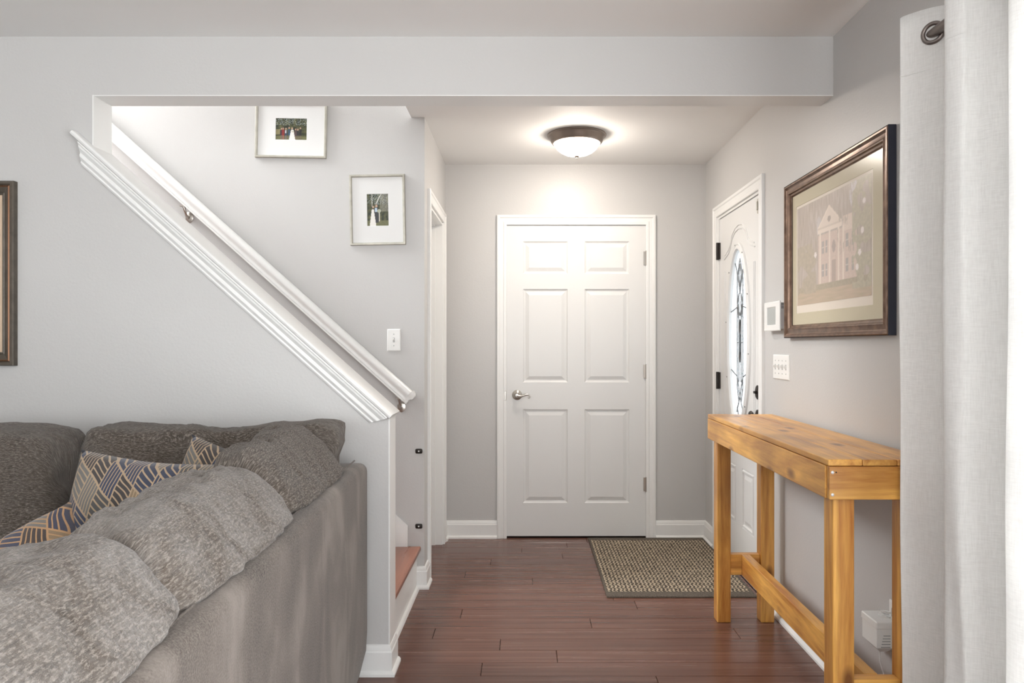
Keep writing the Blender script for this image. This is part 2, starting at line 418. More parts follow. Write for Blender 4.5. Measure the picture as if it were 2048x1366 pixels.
# rear wall behind the camera with two windows, far left wall of the living room
bm = B()
for a in ((-4, -2.9, 0, ZC), (-.9, -.5, 0, ZC), (.9, XO, 0, ZC), (-2.9, -.9, 0, .7), (-2.9, -.9, 2.2, ZC), (-.5, .9, 0, .7), (-.5, .9, 2.2, ZC)):
    box(bm, a[0], a[1], -2.72, -2.6, a[2], a[3])
struct('wall_rear', bm, WALL)
struct('wall_far_left', box(B(), -4.1, -4, -2.72, YS + .1, 0, 4.95), WALL)

def window(name, x0, x1, z0, z1, T, n):
    """T(a, b, c): a along the wall, b up, c into the room"""
    e = empty(name); tag(e, kind='structure')
    bm = sweep(B(), [(x0, z0), (x1, z0), (x1, z1), (x0, z1)], [(0, -.05), (.05, -.05), (.05, 0), (0, 0)], T, True)
    for i in range(1, n):
        xm = x0 + (x1 - x0) * i / n
        for q in ((xm - .02, z0 + .04, -.045), ):
            vs = [T(xm + sx * .02, z, c) for sx in (-1, 1) for z in (z0 + .04, z1 - .04) for c in (-.045, -.01)]
            vv = [bm.verts.new(p) for p in vs]
            for f in ((0, 1, 3, 2), (4, 6, 7, 5), (0, 4, 5, 1), (2, 3, 7, 6), (0, 2, 6, 4), (1, 5, 7, 3)): bm.faces.new([vv[k] for k in f])
    obj('window_frame', bm, TRIM, e)
    for i in range(n):
        a, b = x0 + (x1 - x0) * i / n + .03, x0 + (x1 - x0) * (i + 1) / n - .03
        bm = B(); bm.faces.new([bm.verts.new(T(p, q, -.03)) for p, q in ((a, z0 + .04), (b, z0 + .04), (b, z1 - .04), (a, z1 - .04))])
        obj('pane', bm, GLASS, e)
window('window_1', WY0, WY1, WZ0, WZ1, basis((XR + .06, 0, 0), (0, 1, 0), (0, 0, 1), (-1, 0, 0)), 3)
window('window_2', -2.9, -.9, .7, 2.2, basis((0, -2.62, 0), (1, 0, 0), (0, 0, 1), (0, 1, 0)), 2)
window('window_3', -.5, .9, .7, 2.2, basis((0, -2.62, 0), (1, 0, 0), (0, 0, 1), (0, 1, 0)), 2)

# ------------------------------------------------------------------ baseboards
BP = [(0, 0), (.026, 0), (.026, .010), (.021, .017), (.0145, .020), (.0145, .088), (.011, .094), (.011, .100), (.006, .112), (0, .115)]
TF = basis((0, 0, 0), (1, 0, 0), (0, 1, 0), (0, 0, 1))
def base(name, path): return struct(name, sweep(B(), path, BP, TF), TRIM, smooth=30)
base('baseboard_back', [(-.184, YB), (XL, YB), (XL, 4.70)])
base('baseboard_right', [(XR, 4.543), (XR, YB), (.856, YB)])
base('baseboard_right', [(XR, WY0 - .8), (XR, 3.607)])
base('baseboard_left', [(XL, 3.916), (XL, YS), (-.567, YS)])
base('baseboard_middle', [(XL, YH1), (XL, YH0), (-3.95, YH0)])

# ------------------------------------------------------------------ door casings
CP = [(-.002, -.0), (-.002, .011), (.004, .014), (.016, .014), (.020, .011), (.040, .013), (.046, .018), (.058, .018), (.062, .015), (.062, 0)]
def casing(e, T, x0, x1, z1, name='casing'):
    # left-hand side of the path is the outer side
    bm = sweep(B(), [(x1, 0), (x1, z1), (x0, z1), (x0, 0)][::-1], CP, T)
    return obj(name, bm, TRIM, e, smooth=30)
def panel_face(e, T, x0, x1, z0, z1, cols, rows, prof, mat, thick=.035, slabname='slab'):
    """moulded door: slab with openings plus one raised panel per opening"""
    xs = sorted({x0, x1} | {c for p in cols for c in p}); zs = sorted({z0, z1} | {r for p in rows for r in p})
    bm = B(); vt = {}
    def V(a, b, c):
        k = (round(a, 4), round(b, 4), c)
        if k not in vt: vt[k] = bm.verts.new(T(a, b, c))
        return vt[k]
    for a, b in zip(xs, xs[1:]):
        for c, d in zip(zs, zs[1:]):
            if (a, b) in cols and (c, d) in rows: continue
            bm.faces.new([V(a, c, 0), V(b, c, 0), V(b, d, 0), V(a, d, 0)])
    per = [(x, z0) for x in xs] + [(x1, z) for z in zs[1:]] + [(x, z1) for x in xs[::-1][1:]] + [(x0, z) for z in zs[::-1][1:-1]]
    for i in range(len(per)):
        p, q = per[i], per[(i + 1) % len(per)]
        bm.faces.new([V(*p, 0), V(*q, 0), V(*q, -thick), V(*p, -thick)])
    bm.faces.new([V(*p, -thick) for p in per])
    obj(slabname, bm, mat, e)
    for (a, b) in cols:
        for (c, d) in rows:
            obj('panel', nested(B(), [(a + i, b - i, c + i, d - i, h) for i, h in prof], T), mat, e)
PP = [(0, 0), (.004, -.0045), (.009, -.0075), (.014, -.0085), (.017, -.0085), (.040, -.001), (.044, -.001)]

# back closet door
e = empty('door_1', (0, YB, 0)); tag(e, kind='structure')
T = basis((0, .002, 0), (1, 0, 0), (0, 0, 1), (0, -1, 0))
cols = [(-.013, .280), (.391, .684)]
rows = [(.229, .843), (1.020, 1.632), (1.732, 1.945)]
panel_face(e, T, DX0, DX1, .012, DZ1 - .003, cols, rows, PP, DOOR)
casing(e, basis((0, 0, 0), (1, 0, 0), (0, 0, 1), (0, -1, 0)), DX0 - .001, DX1 + .001, DZ1)
for zc in (1.834, 1.092, .352):
    bm = tube(B(), [(DX1 + .003, -.006, zc - .048), (DX1 + .003, -.006, zc + .048)], .0075, 10)
    for q in (-.05, .048): tube(bm, [(DX1 + .003, -.006, zc + q), (DX1 + .003, -.006, zc + q + .004)], .0045, 8)
    box(bm, DX1 - .016, DX1 + .003, -.006, .001, zc - .044, zc + .044)
    obj('hinge', bm, NICK, e, smooth=40)
h = empty('lever_handle'); h.parent = e
hx, hz = -.052, .937
bm = lathe(B(), [(0, 0), (.031, 0), (.033, .004), (.028, .010), (.018, .015), (.0125, .022), (.0125, .045), (.010, .050), (0, .051)], basis((hx, 0, hz), (1, 0, 0), (0, 0, 1), (0, -1, 0)), 28)
pts = [(0, 0), (.012, -.004), (.03, -.004), (.048, .002), (.064, .006), (.078, .002), (.084, -.008), (.079, -.016), (.071, -.014)]
tube(bm, [(hx + a, -.044, hz + b) for a, b in pts], [.009, .009, .0085, .0075, .0065, .0055, .005, .0045, .003], 10)
obj('lever', bm, NICK, h, smooth=45)
bm = box(B(), DX0 - .014, DX0 - .001, -.0155, -.002, hz - .033, hz + .027, .002)
obj('strike_plate', bm, NICK, e)

# foyer left door, closed and set back in its jamb
e = empty('door_2', (XL, 0, 0)); tag(e, kind='structure')
T = basis((-.085, 0, 0), (0, 1, 0), (0, 0, 1), (1, 0, 0))
panel_face(e, T, 3.996, 4.62, .012, 2.02, [(4.07, 4.26), (4.35, 4.54)], [(.24, .85), (1.02, 1.60), (1.70, 1.92)], PP, DOOR)
casing(e, basis((0, 0, 0), (0, 1, 0), (0, 0, 1), (1, 0, 0)), 3.980, 4.638, 2.044)
bm = sweep(B(), [(3.976, 0), (3.976, 2.042), (4.64, 2.042), (4.64, 0)], [(-.018, -.115), (0, -.115), (0, 0), (-.018, 0)], basis((0, 0, 0), (0, 1, 0), (0, 0, 1), (1, 0, 0)))
obj('jamb', bm, TRIM, e)
bm = sweep(B(), [(3.994, 0), (3.994, 2.024), (4.622, 2.024), (4.622, 0)], [(-.010, -.08), (0, -.08), (0, -.045), (-.010, -.045)], basis((0, 0, 0), (0, 1, 0), (0, 0, 1), (1, 0, 0)))
obj('door_stop', bm, TRIM, e)

# entry door with oval leaded glass
e = empty('door_3', (XR, 0, 0)); tag(e, kind='structure')
T = basis((.008, 0, 0), (0, 1, 0), (0, 0, 1), (-1, 0, 0))
casing(e, basis((0, 0, 0), (0, 1, 0), (0, 0, 1), (-1, 0, 0)), EY0 - .001, EY1 + .001, EZ + .001)
bm = sweep(B(), [(EY0, 0), (EY0, EZ), (EY1, EZ), (EY1, 0)], [(-.016, -.13), (0, -.13), (0, 0), (-.016, 0)], basis((0, 0, 0), (0, 1, 0), (0, 0, 1), (-1, 0, 0)))
obj('jamb', bm, TRIM, e)
a0, a1, z0, z1 = EY0 + .018, EY1 - .018, .03, EZ - .019
ZM, OC, OZ, OA, OB = .70, 4.070, 1.308, .196, .500
bm = B(); N = 72
def rectray(t, x0, x1, y0, y1, cx, cy):
    dx, dy = math.cos(t), math.sin(t); k = 1e9
    if dx > 1e-9: k = min(k, (x1 - cx) / dx)
    if dx < -1e-9: k = min(k, (x0 - cx) / dx)
    if dy > 1e-9: k = min(k, (y1 - cy) / dy)
    if dy < -1e-9: k = min(k, (y0 - cy) / dy)
    return cx + dx * k, cy + dy * k
ts = sorted([2 * math.pi * i / N for i in range(N)] + [math.atan2(q - OZ, p - OC) % (2 * math.pi) for p in (a0, a1) for q in (ZM, z1)])
outer = [rectray(t, a0, a1, ZM, z1, OC, OZ) for t in ts]
inner = []
for t in ts:
    k = 1 / math.sqrt((math.cos(t) / OA) ** 2 + (math.sin(t) / OB) ** 2); inner.append((OC + k * math.cos(t), OZ + k * math.sin(t)))
VO = [bm.verts.new(T(p, q, 0)) for p, q in outer]; VI = [bm.verts.new(T(p, q, 0)) for p, q in inner]; VB = [bm.verts.new(T(p, q, -.042)) for p, q in inner]; VE = [bm.verts.new(T(p, q, -.042)) for p, q in outer]
n = len(ts)
for i in range(n):
    j = (i + 1) % n
    bm.faces.new([VO[i], VO[j], VI[j], VI[i]]); bm.faces.new([VI[i], VI[j], VB[j], VB[i]]); bm.faces.new([VO[j], VO[i], VE[i], VE[j]]); bm.faces.new([VE[i], VB[i], VB[j], VE[j]])
obj('upper_slab', bm, DOOR, e)
PE = [(0, 0), (.003, -.004), (.008, -.004), (.012, .003), (.018, .003), (.022, -.005), (.03, -.005), (.052, .001), (.056, .001)]
panel_face(e, T, a0, a1, z0, ZM, [(3.800, 4.008), (4.126, 4.334)], [(.262, .590)], PE, DOOR, .042, 'lower_slab')
# oval moulding
bm = B(); prof = [(OA + .030, 0), (OA + .028, .010), (OA + .020, .013), (OA + .012, .010), (OA + .006, .014), (OA - .006, .014), (OA - .014, .004), (OA - .014, -.012), (OA + .004, -.012)]
rings = []
for i in range(96):
    t = 2 * math.pi * i / 96
    rings.append([bm.verts.new(T(OC + r * math.cos(t), OZ + (r - OA + OB) * math.sin(t), h)) for r, h in prof])
for i in range(96):
    r0, r1 = rings[i], rings[(i + 1) % 96]
    for j in range(len(prof) - 1): bm.faces.new([r0[j], r0[j + 1], r1[j + 1], r1[j]])
om = obj('oval_moulding', bm, DOOR, e, smooth=35)
bm = B()
for t in range(10, 360, 36):
    tube(bm, [T(OC + (OA + .021) * math.cos(R(t)), OZ + (OB + .021) * math.sin(R(t)), h) for h in (.010, .0145)], .004, 8)
tag(obj('screw_cap', bm, LEAD, om), kind='stuff')
bm = B(); ga, gb = OA - .010, OB - .010
vs = [[bm.verts.new(T(OC + ga * math.cos(2 * math.pi * i / 96), OZ + gb * math.sin(2 * math.pi * i / 96), h)) for i in range(96)] for h in (-.010, -.016)]
bm.faces.new(vs[0]); bm.faces.new(vs[1][::-1])
for i in range(96): bm.faces.new([vs[0][i], vs[0][(i + 1) % 96], vs[1][(i + 1) % 96], vs[1][i]])
obj('oval_glass', bm, TGLASS, e)
bm = B()
def came(pts, r=.0032):
    P = []
    for s, t in pts:
        k = math.sqrt((s / ga) ** 2 + (t / gb) ** 2)
        if k > .985: s, t = s / k * .985, t / k * .985
        P.append(T(OC + s, OZ + t, -.007))
    tube(bm, P, r, 6)
for s in (-1, 1):
    came([(s * .052, -.28), (s * .052, .36)]); came([(s * .022, -.25), (s * .022, .24)])
    came([(0, .44), (s * .045, .35), (0, .25), (s * .022, .24)]); came([(0, .41), (s * .022, .35), (0, .28)])
    came([(0, .12), (s * .05, .19), (0, .02)]); came([(s * .05, .19), (s * .022, .24)])
    came([(0, .10), (0, -.14)]); came([(0, -.14), (s * .022, -.08)])
    came([(s * .052, .17), (s * .20, .17)]); came([(s * .052, -.22), (s * .20, -.22)])
    came([(s * .052, -.22), (0, -.33), (s * -.06, -.42)]); came([(s * .052, -.28), (s * .02, -.36), (s * .05, -.40), (0, -.48)])
    came([(s * .052, .36), (s * .09, .42)]); came([(s * .052, -.03), (s * .022, -.03)])
obj('lead_cames', bm, LEAD, e)
# embossed arch and side beads
bm = B()
def bead(pts, r=.0045): tube(bm, [T(a, b, .0005) for a, b in pts], r, 8)
for q in (0, .022):
    for s in (-1, 1):
        bead([(OC + s * (.29 - q), .78), (OC + s * (.29 - q), 1.70)])
        pts = [(OC + s * (.29 - q * .5), 1.775 + q), (OC + s * .20, 1.80 + q), (OC + s * .165, 1.825 + q), (OC + s * .13, 1.875 + q), (OC + s * .07, 1.905 + q), (OC, 1.915 + q)]
        bead(pts)
obj('embossed_arch', bm, DOOR, e, smooth=50)
for zc in (1.838, 1.049, .25):
    bm = tube(B(), [(-.006, EY1 - .016, zc - .052), (-.006, EY1 - .016, zc + .052)], .009, 10)
    box(bm, -.004, .0075, EY1 - .036, EY1 - .016, zc - .050, zc + .050)
    obj('hinge', bm, BLK, e, smooth=40)
TB = lambda z: basis((.008, 3.735, z), (0, 1, 0), (0, 0, 1), (-1, 0, 0))
bm = lathe(B(), [(0, 0), (.031, 0), (.033, .003), (.029, .007), (.012, .010), (.008, .010), (.008, .014), (0, .015)], TB(1.023), 24)
for v in bm.verts: v.co.z = 1.023 + (v.co.z - 1.023) * 1.12
p = TB(1.023); vv = [bm.verts.new(p(a, b, c)) for c in (.012, .021) for a in (-.012, .012) for b in (-.006, .006)]
for f in ((0, 1, 3, 2), (4, 6, 7, 5), (0, 4, 5, 1), (2, 3, 7, 6), (0, 2, 6, 4), (1, 5, 7, 3)): bm.faces.new([vv[k] for k in f])
obj('deadbolt', bm, BLK, e, smooth=40)
bm = lathe(B(), [(0, 0), (.032, 0), (.032, .004), (.024, .008), (.011, .011), (.010, .022), (.022, .028), (.027, .036), (.022, .044), (0, .047)], TB(.902), 24)
obj('door_knob', bm, BLK, e, smooth=40)
bm = box(B(), -.010, .008, EY0 + .004, EY0 + .030, 1.93, 2.005, .003); box(bm, -.016, -.010, EY0 + .010, EY0 + .022, 1.945, 1.99, .002)
obj('security_latch', bm, CHAMP, e)
bm = box(B(), .002, .13, EY0, EY1, 0, .022, .005)
obj('threshold', bm, TRIM, e)
EXT = flat('porch_white', (.7, .7, .7), .6)

# ------------------------------------------------------------------ half-wall cap
e = empty('trim_2', (0, YH0, 0)); tag(e, kind='structure')
th = math.atan(SL); ct, stn = math.cos(th), math.sin(th)
# local frame along the slope: s down the slope to the right, n perpendicular up
P0 = Vector((-1.716, 0, capz(-1.716))); L = (-.5033 + 1.716) / ct
TS = basis((P0.x, 0, P0.z), (ct, 0, -stn), (stn, 0, ct), (0, 1, 0))
ya, yb, t_ = -.039, .141, .020
pr = [(ya + .009, 0), (yb - .009, 0), (yb - .003, -.003), (yb, -.009), (yb - .003, -.017), (yb - .009, -t_), (ya + .009, -t_), (ya + .003, -.017), (ya, -.010), (ya + .003, -.003)]
bm = B(); A = []; D = []
# the jamb stands on the cap: the board is notched behind it up to the front face
for p, q in pr:
    A.append(bm.verts.new(TS(0, q, p))); D.append(bm.verts.new(TS(L, q, p)))
bm.faces.new(A); bm.faces.new(D[::-1])
for i in range(len(pr)): bm.faces.new([A[i], A[(i + 1) % len(pr)], D[(i + 1) % len(pr)], D[i]])
# cut the cap's left end so only its front lip runs on over the wall face (the jamb and wall stand behind)
obj('cap_board', bm, TRIM, e, smooth=30)
# moulding under the cap on the room side: (depth, drop)
MP = [(0, 0), (-.031, 0), (-.031, -.006), (-.027, -.009), (-.026, -.016), (-.021, -.023), (-.0165, -.029), (-.0165, -.034), (-.019, -.037), (-.019, -.041), (-.013, -.049), (-.010, -.052), (-.010, -.055), (-.012, -.058), (-.008, -.064), (0, -.064)]
bm = B(); A = []; D = []
xA = -1.700; zE = capz(XL) - .020 - .010
for yv, dn in MP:
    dn2 = dn - t_
    # left end: vertical cut at xA ; right end: level cut at zE
    zl = capz(xA) + dn2 / ct
    A.append(bm.verts.new((xA, yv, zl)))
    xr = (0.5505 + dn2 / ct - (zE - .02 * (-dn / .064))) / SL
    xr = min(xr, XL)
    D.append(bm.verts.new((xr, yv, capz(xr) + dn2 / ct)))
bm.faces.new(A); bm.faces.new(D[::-1])
for i in range(len(MP)): bm.faces.new([A[i], A[(i + 1) % len(MP)], D[(i + 1) % len(MP)], D[i]])
obj('apron_moulding', bm, TRIM, e, smooth=25)

# ------------------------------------------------------------------ handrail
hr = empty('handrail', (0, YS, 0)); tag(hr, 'long white sloped handrail mounted on the grey stairwell wall', 'handrail')
hz_ = lambda x: .5123 - .893 * x
x0, x1 = -2.65, -.578
HP = [(-.036, 0), (-.046, -.004), (-.055, -.013), (-.058, -.023), (-.055, -.032), (-.048, -.038), (-.045, -.046), (-.048, -.054), (-.048, -.058), (-.044, -.060), (-.048, -.063), (-.048, -.069)]
HP = [(-.070 + (p + .058) * -1 * -1, q) for p, q in HP]                        # front half
fr = [(y - .012, q) for y, q in HP]; yc = -.052
prof = fr + [(2 * yc - y, q) for y, q in fr[::-1]]
def railprof(xx): return [Vector((xx + q * stn * 1.0, y, hz_(xx) + q * ct)) for y, q in prof]
bm = B(); A = [bm.verts.new(p) for p in railprof(x0)]; D = [bm.verts.new(p) for p in railprof(x1)]
bm.faces.new(A); bm.faces.new(D[::-1])
for i in range(len(prof)): bm.faces.new([A[i], A[(i + 1) % len(prof)], D[(i + 1) % len(prof)], D[i]])
# mitred return into the wall: the same profile turned to run along Y
ex = Vector((ct, 0, -stn)); en = Vector((stn, 0, ct)); o = Vector((x1, 0, hz_(x1)))
E0 = []; E1 = []
half = [(y - yc, q) for y, q in fr]                                       # negative: toward room
ret = [((-(y)), q) for y, q in half]                                       # outward along slope
pts = [o + ex * max(0, a + .0) + en * q for a, q in ret]
base_ = [o + en * 0, o + en * -.069]
poly = [o + en * 0] + pts + [o + en * -.069]
A = [bm.verts.new(p + Vector((0, fr[3][0] + .012, 0))) for p in poly]; D = [bm.verts.new(Vector((p.x, -.0005, p.z))) for p in poly]
bm.faces.new(A); bm.faces.new(D[::-1])
for i in range(len(poly)): bm.faces.new([A[i], A[(i + 1) % len(poly)], D[(i + 1) % len(poly)], D[i]])
obj('rail', bm, TRIM, hr, smooth=40)
for bx in ((379 - VX) * 3.8 / F, (803 - VX) * 3.8 / F):
    zt = hz_(bx) - .069 * ct + .0 - .069 * stn * SL * 0
    zt = hz_(bx) - .069 / ct
    bk = B()
    lathe(bk, [(0, 0), (.021, 0), (.021, .003), (.012, .007), (0, .008)], basis((bx, 0, zt - .05), (1, 0, 0), (0, 0, 1.35), (0, -1, 0)), 20)
    tube(bk, [(bx, -.004, zt - .052), (bx, -.030, zt - .050), (bx, -.052, zt - .026), (bx - .004, -.054, zt - .002)], [.007, .006, .006, .007], 10)
    box(bk, bx - .022, bx + .014, -.064, -.044, zt - .004, zt + .003)
    obj('bracket', bk, NICK, hr, smooth=45)

# ------------------------------------------------------------------ staircase
st = empty('staircase', (-.541, YH1, 0)); tag(st, 'white staircase with reddish wooden treads rising behind the half wall', 'stairs')
X0, run, z1s, rise = 0.0, .213, .219, .1902
y0, y1 = .003, YS - YH1 - .003
for i in range(12):
    xn = -i * run; zt = z1s + i * rise; zb = 0 if i == 0 else zt - rise
    bm = box(B(), xn - run - .025, xn, y0, y1, zt - .024, zt, .006, 2); obj('tread', bm, TREAD, st)
    bm = box(B(), xn - .040, xn - .021, y0, y1, zb, zt - .024); obj('riser', bm, TRIM, st)
bm = sweep(B(), [(-.021, y0), (-.021, y1)][::-1], [(0, 0), (.016, 0), (.015, .008), (.010, .015), (.0, .018)], TF)
obj('shoe_moulding', bm, TRIM, st, smooth=30)
sk = .085
pts = [(-.068, z1s), (-.068, z1s + .108), (-2.6, z1s + .108 + 2.532 * SL), (-2.6, z1s + 2.0 * SL), (-.28, z1s - .03), ]
bm = prism(B(), pts, y1 - .012, y1); obj('skirt_board', bm, TRIM, st)

# ------------------------------------------------------------------ small wall fittings
def switch_plate(name, label, T, gangs, cat='switch'):
    e = empty(name, T(0, 0, 0)); tag(e, label, cat)
    W = .0698 + .046 * (gangs - 1); H = .1143
    G = lambda a, b, c=0: T(a, b, c) - T(0, 0, 0)
    bm = nested(B(), [(-W / 2, W / 2, -H / 2, H / 2, 0), (-W / 2, W / 2, -H / 2, H / 2, .003), (-W / 2 + .004, W / 2 - .004, -H / 2 + .004, H / 2 - .004, .006)], G)
    obj('plate', bm, PLATE, e)
    for i in range(gangs):
        cx = (i - (gangs - 1) / 2) * .046
        bm = nested(B(), [(cx - .0052, cx + .0052, -.0125, .0125, .0062), (cx - .0052, cx + .0052, -.0125, .0125, .0066)], G)
        t = obj('toggle_slot', bm, GREY, e)
        bm = nested(B(), [(cx - .004, cx + .004, -.008, .006, .006), (cx - .0035, cx + .0035, .002, .010, .017)], G)
        obj('toggle', bm, PLATE, e)
        for z in (-.030, .030):
            bm = lathe(B(), [(0, .0072), (.0028, .007), (.0032, .006)], lambda a, b, h, z=z, cx=cx: G(cx + a, z + b, h), 10)
            obj('screw', bm, GREY, e)
def at(x, y, d): return Vector(((x - VX) * d / F, d, CH - (y - VY) * d / F))
p = at(788, 680, YS)
switch_plate('light_switch', 'white single toggle light switch on the grey stair wall', basis((p.x, YS, p.z), (1, 0, 0), (0, 0, 1), (0, -1, 0)), 1)
switch_plate('light_switch', 'white four-toggle switch plate below the thermostat', basis((XR, 3.366, 1.163), (0, -1, 0), (0, 0, 1), (-1, 0, 0)), 4)

e = empty('thermostat', (XR, 3.40, 1.398)); tag(e, 'square white thermostat with grey screen beside the large framed print', 'thermostat')
bm = box(B(), -.027, 0, -.092, .100, -.060, .060); obj('wall_base', bm, flat('thermostat_base', (.55, .53, .52), .4), e)
T = basis((-.027, 0, 0), (0, -1, 0), (0, 0, 1), (-1, 0, 0))
bm = nested(B(), [(-.108, .100, -.066, .066, 0), (-.110, .102, -.068, .068, .002), (-.110, .102, -.068, .068, .006), (-.106, .098, -.064, .064, .008), (-.072, .052, -.042, .044, .008), (-.069, .049, -.039, .041, .005)], T)
obj('faceplate', bm, PLATE, e)
obj('screen', nested(B(), [(-.069, .049, -.039, .041, .0052), (-.068, .048, -.038, .040, .0056)], T), GREY, e)
bm = B()
for i in range(4): box(bm, -.024, -.008, -.0925, -.091, .034 + i * .007, .037 + i * .007)
tag(obj('vent_slot', bm, DARKGAP, e), kind='stuff')

for nm, zz, y_ in (('upper', 902, 0), ('lower', 1052, 0)):
    p = at(838, zz, YS)
    e = empty('gate_mount', (p.x, YS, p.z)); tag(e, 'small black gate mounting cup on the stair wall, %s of two' % nm, 'gate mount')
    bm = box(B(), -.018, .018, -.010, 0, -.0125, .0125, .006, 3); obj('cup', bm, BLK, e, smooth=40)
    bm = lathe(B(), [(0, .0115), (.004, .011), (.0045, .0095)], basis((0, 0, 0), (1, 0, 0), (0, 0, 1), (0, -1, 0)), 12); obj('screw', bm, PLATE, e)

# outlet, plug-in unit and cord on the right wall behind the table
e = empty('wall_outlet', (XR, 2.33, .385)); tag(e, 'white wall outlet plate low on the right wall behind the pine table', 'outlet')
T = basis((0, 0, 0), (0, -1, 0), (0, 0, 1), (-1, 0, 0))
obj('plate', nested(B(), [(-.035, .035, -.057, .057, 0), (-.035, .035, -.057, .057, .003), (-.031, .031, -.053, .053, .006)], T), PLATE, e)
for z in (-.022, .022): obj('socket', nested(B(), [(-.016, .016, z - .014, z + .014, .006), (-.014, .014, z - .012, z + .012, .0075)], T), GREY, e)
e = empty('plug_adapter', (XR - .008, 2.37, .333)); tag(e, 'white plug-in adapter box hanging from the low wall outlet', 'adapter')
bm = box(B(), -.058, 0, -.05, .05, -.050, .050)
bmesh.ops.bevel(bm, geom=[e_ for e_ in bm.edges if all(v.co.z < 0 for v in e_.verts)], offset=.018, segments=1, affect='EDGES')
obj('housing', bm, PLATE, e)
obj('lid', box(B(), -.061, -.001, -.053, .053, .028, .052, .003), PLATE, e)
bm = B()
for i in range(5): box(bm, -.045 + i * .002, -.015, -.0512, -.0505 + .0, -.03 + i * .009, -.027 + i * .009)
for i in range(5): box(bm, -.045, -.018, .0495, .0512, -.03 + i * .009, -.027 + i * .009)
tag(obj('rib', bm, GREY, e), kind='stuff')
bm = tube(B(), [(-.01 - .02 * math.sin(i * .9), .055 + .012 * math.cos(i * 1.7), .012 + .02 * math.sin(i * 1.3)) for i in range(12)], .0018, 6)
obj('cord_loop', bm, PLATE, e, smooth=60)
bm = tube(B(), [(-.02 + .018 * math.sin(i * .8), -.02 + .02 * math.cos(i * .8), .055 + .0018 * i) for i in range(14)], .0018, 6)
tag(obj('cord_bundle', bm, PLATE, e, smooth=60), 'coil of thin white cord')
bm = tube(B(), [(-.03, -.01, -.05), (-.03, -.014, -.09), (-.02, -.03, -.15), (-.014, -.04, -.22), (-.03, -.05, -.31)], .0019, 6)
obj('cord', bm, PLATE, e, smooth=60)

# ------------------------------------------------------------------ foyer ceiling light
lx, ly = .292, 4.12
e = empty('ceiling_light', (lx, ly, ZC)); tag(e, 'round flush ceiling light with bronze pan and glowing white bowl in the foyer', 'ceiling light')
T = basis((0, 0, 0), (1, 0, 0), (0, 1, 0), (0, 0, -1))
obj('pan', lathe(B(), [(0, 0), (.164, 0), (.167, .004), (.165, .008), (.158, .010), (.150, .022), (.144, .040), (.139, .047), (.131, .050), (.127, .046), (.10, .040), (0, .038)], T, 64), BRZ, e, smooth=35)
obj('glass_bowl', lathe(B(), [(.128, .047), (.124, .058), (.112, .076), (.092, .094), (.064, .108), (.032, .116), (0, .118)], T, 64), GLOW, e, smooth='all')
obj('finial', lathe(B(), [(.0, .112), (.014, .1165), (.016, .121), (.011, .125), (.006, .128), (.006, .132), (0, .135)], T, 20), BRZ, e, smooth=40)

# ------------------------------------------------------------------ painted prints
def painted(name, T, x0, x1, z0, z1, nx, ny, fn, parent):
    """flat print as a fine grid; fn(u, v) -> rgb with u, v in 0..1 (v up)"""
    bm = B(); V = [[bm.verts.new(T(x0 + (x1 - x0) * i / nx, z0 + (z1 - z0) * j / ny, 0)) for i in range(nx + 1)] for j in range(ny + 1)]
    for j in range(ny):
        for i in range(nx): bm.faces.new([V[j][i], V[j][i + 1], V[j + 1][i + 1], V[j + 1][i]])
    o = obj(name, bm, PRINT, parent, flip=False)
    at_ = o.data.color_attributes.new('print', 'FLOAT_COLOR', 'POINT')
    k = 0
    for j in range(ny + 1):
        for i in range(nx + 1):
            c = fn(i / nx, j / ny); at_.data[k].color = (*[max(0, q) for q in c], 1); k += 1
    return o
def lerp(a, b, t): return [p + (q - p) * t for p, q in zip(a, b)]
def nz(u, v, s, o=0): return noise.noise(Vector((u * s, v * s, o))) * .5 + .5
def foliage(u, v, o):
    a = nz(u, v, 9, o); b = nz(u * 1.5, v, 34, o + 3)
    c = lerp((.012, .018, .008), (.13, .13, .05), max(0, min(1, a * 1.5 - .45 + (b - .5) * .9)))
    if v > .66 and b > .62: c = lerp(c, (.45, .52, .5), .8)
    if v < .18: c = lerp(c, (.16, .16, .07), .5 + .5 * b)
    return c
def el(u, v, cx, cy, rx, ry): return ((u - cx) / rx) ** 2 + ((v - cy) / ry) ** 2 < 1
def group_photo(u, v):
    c = foliage(u, v, 1)
    if u < .16 and .25 < v < .5: c = lerp(c, (.4, .34, .16), .5)
    P = [(.19, .46, (.03, .02, .03)), (.245, .47, (.22, .02, .02)), (.33, .46, (.03, .05, .09)), (.43, .50, (.03, .07, .11)), (.64, .44, (.08, .05, .05)), (.71, .43, (.02, .02, .02)), (.79, .50, (.012, .012, .012))]
    for x, h, col in P:
        if abs(u - x) < .038 and .20 < v < h: c = col
        if abs(abs(u - x) - .012) < .009 and .02 < v <= .20: c = lerp(col, (.45, .3, .22), .3)
        if el(u, v, x, h + .05, .020, .045): c = (.50, .30, .22)
    if abs(u - .33) < .012 and .3 < v < .46: c = (.7, .7, .7)
    if v < .48 and abs(u - .53) < .035 + (.48 - v) * .14: c = (.78, .76, .72)
    if el(u, v, .53, .53, .022, .05): c = (.55, .36, .26)
    if el(u, v, .535, .39, .03, .04): c = (.5, .5, .38)
    return c
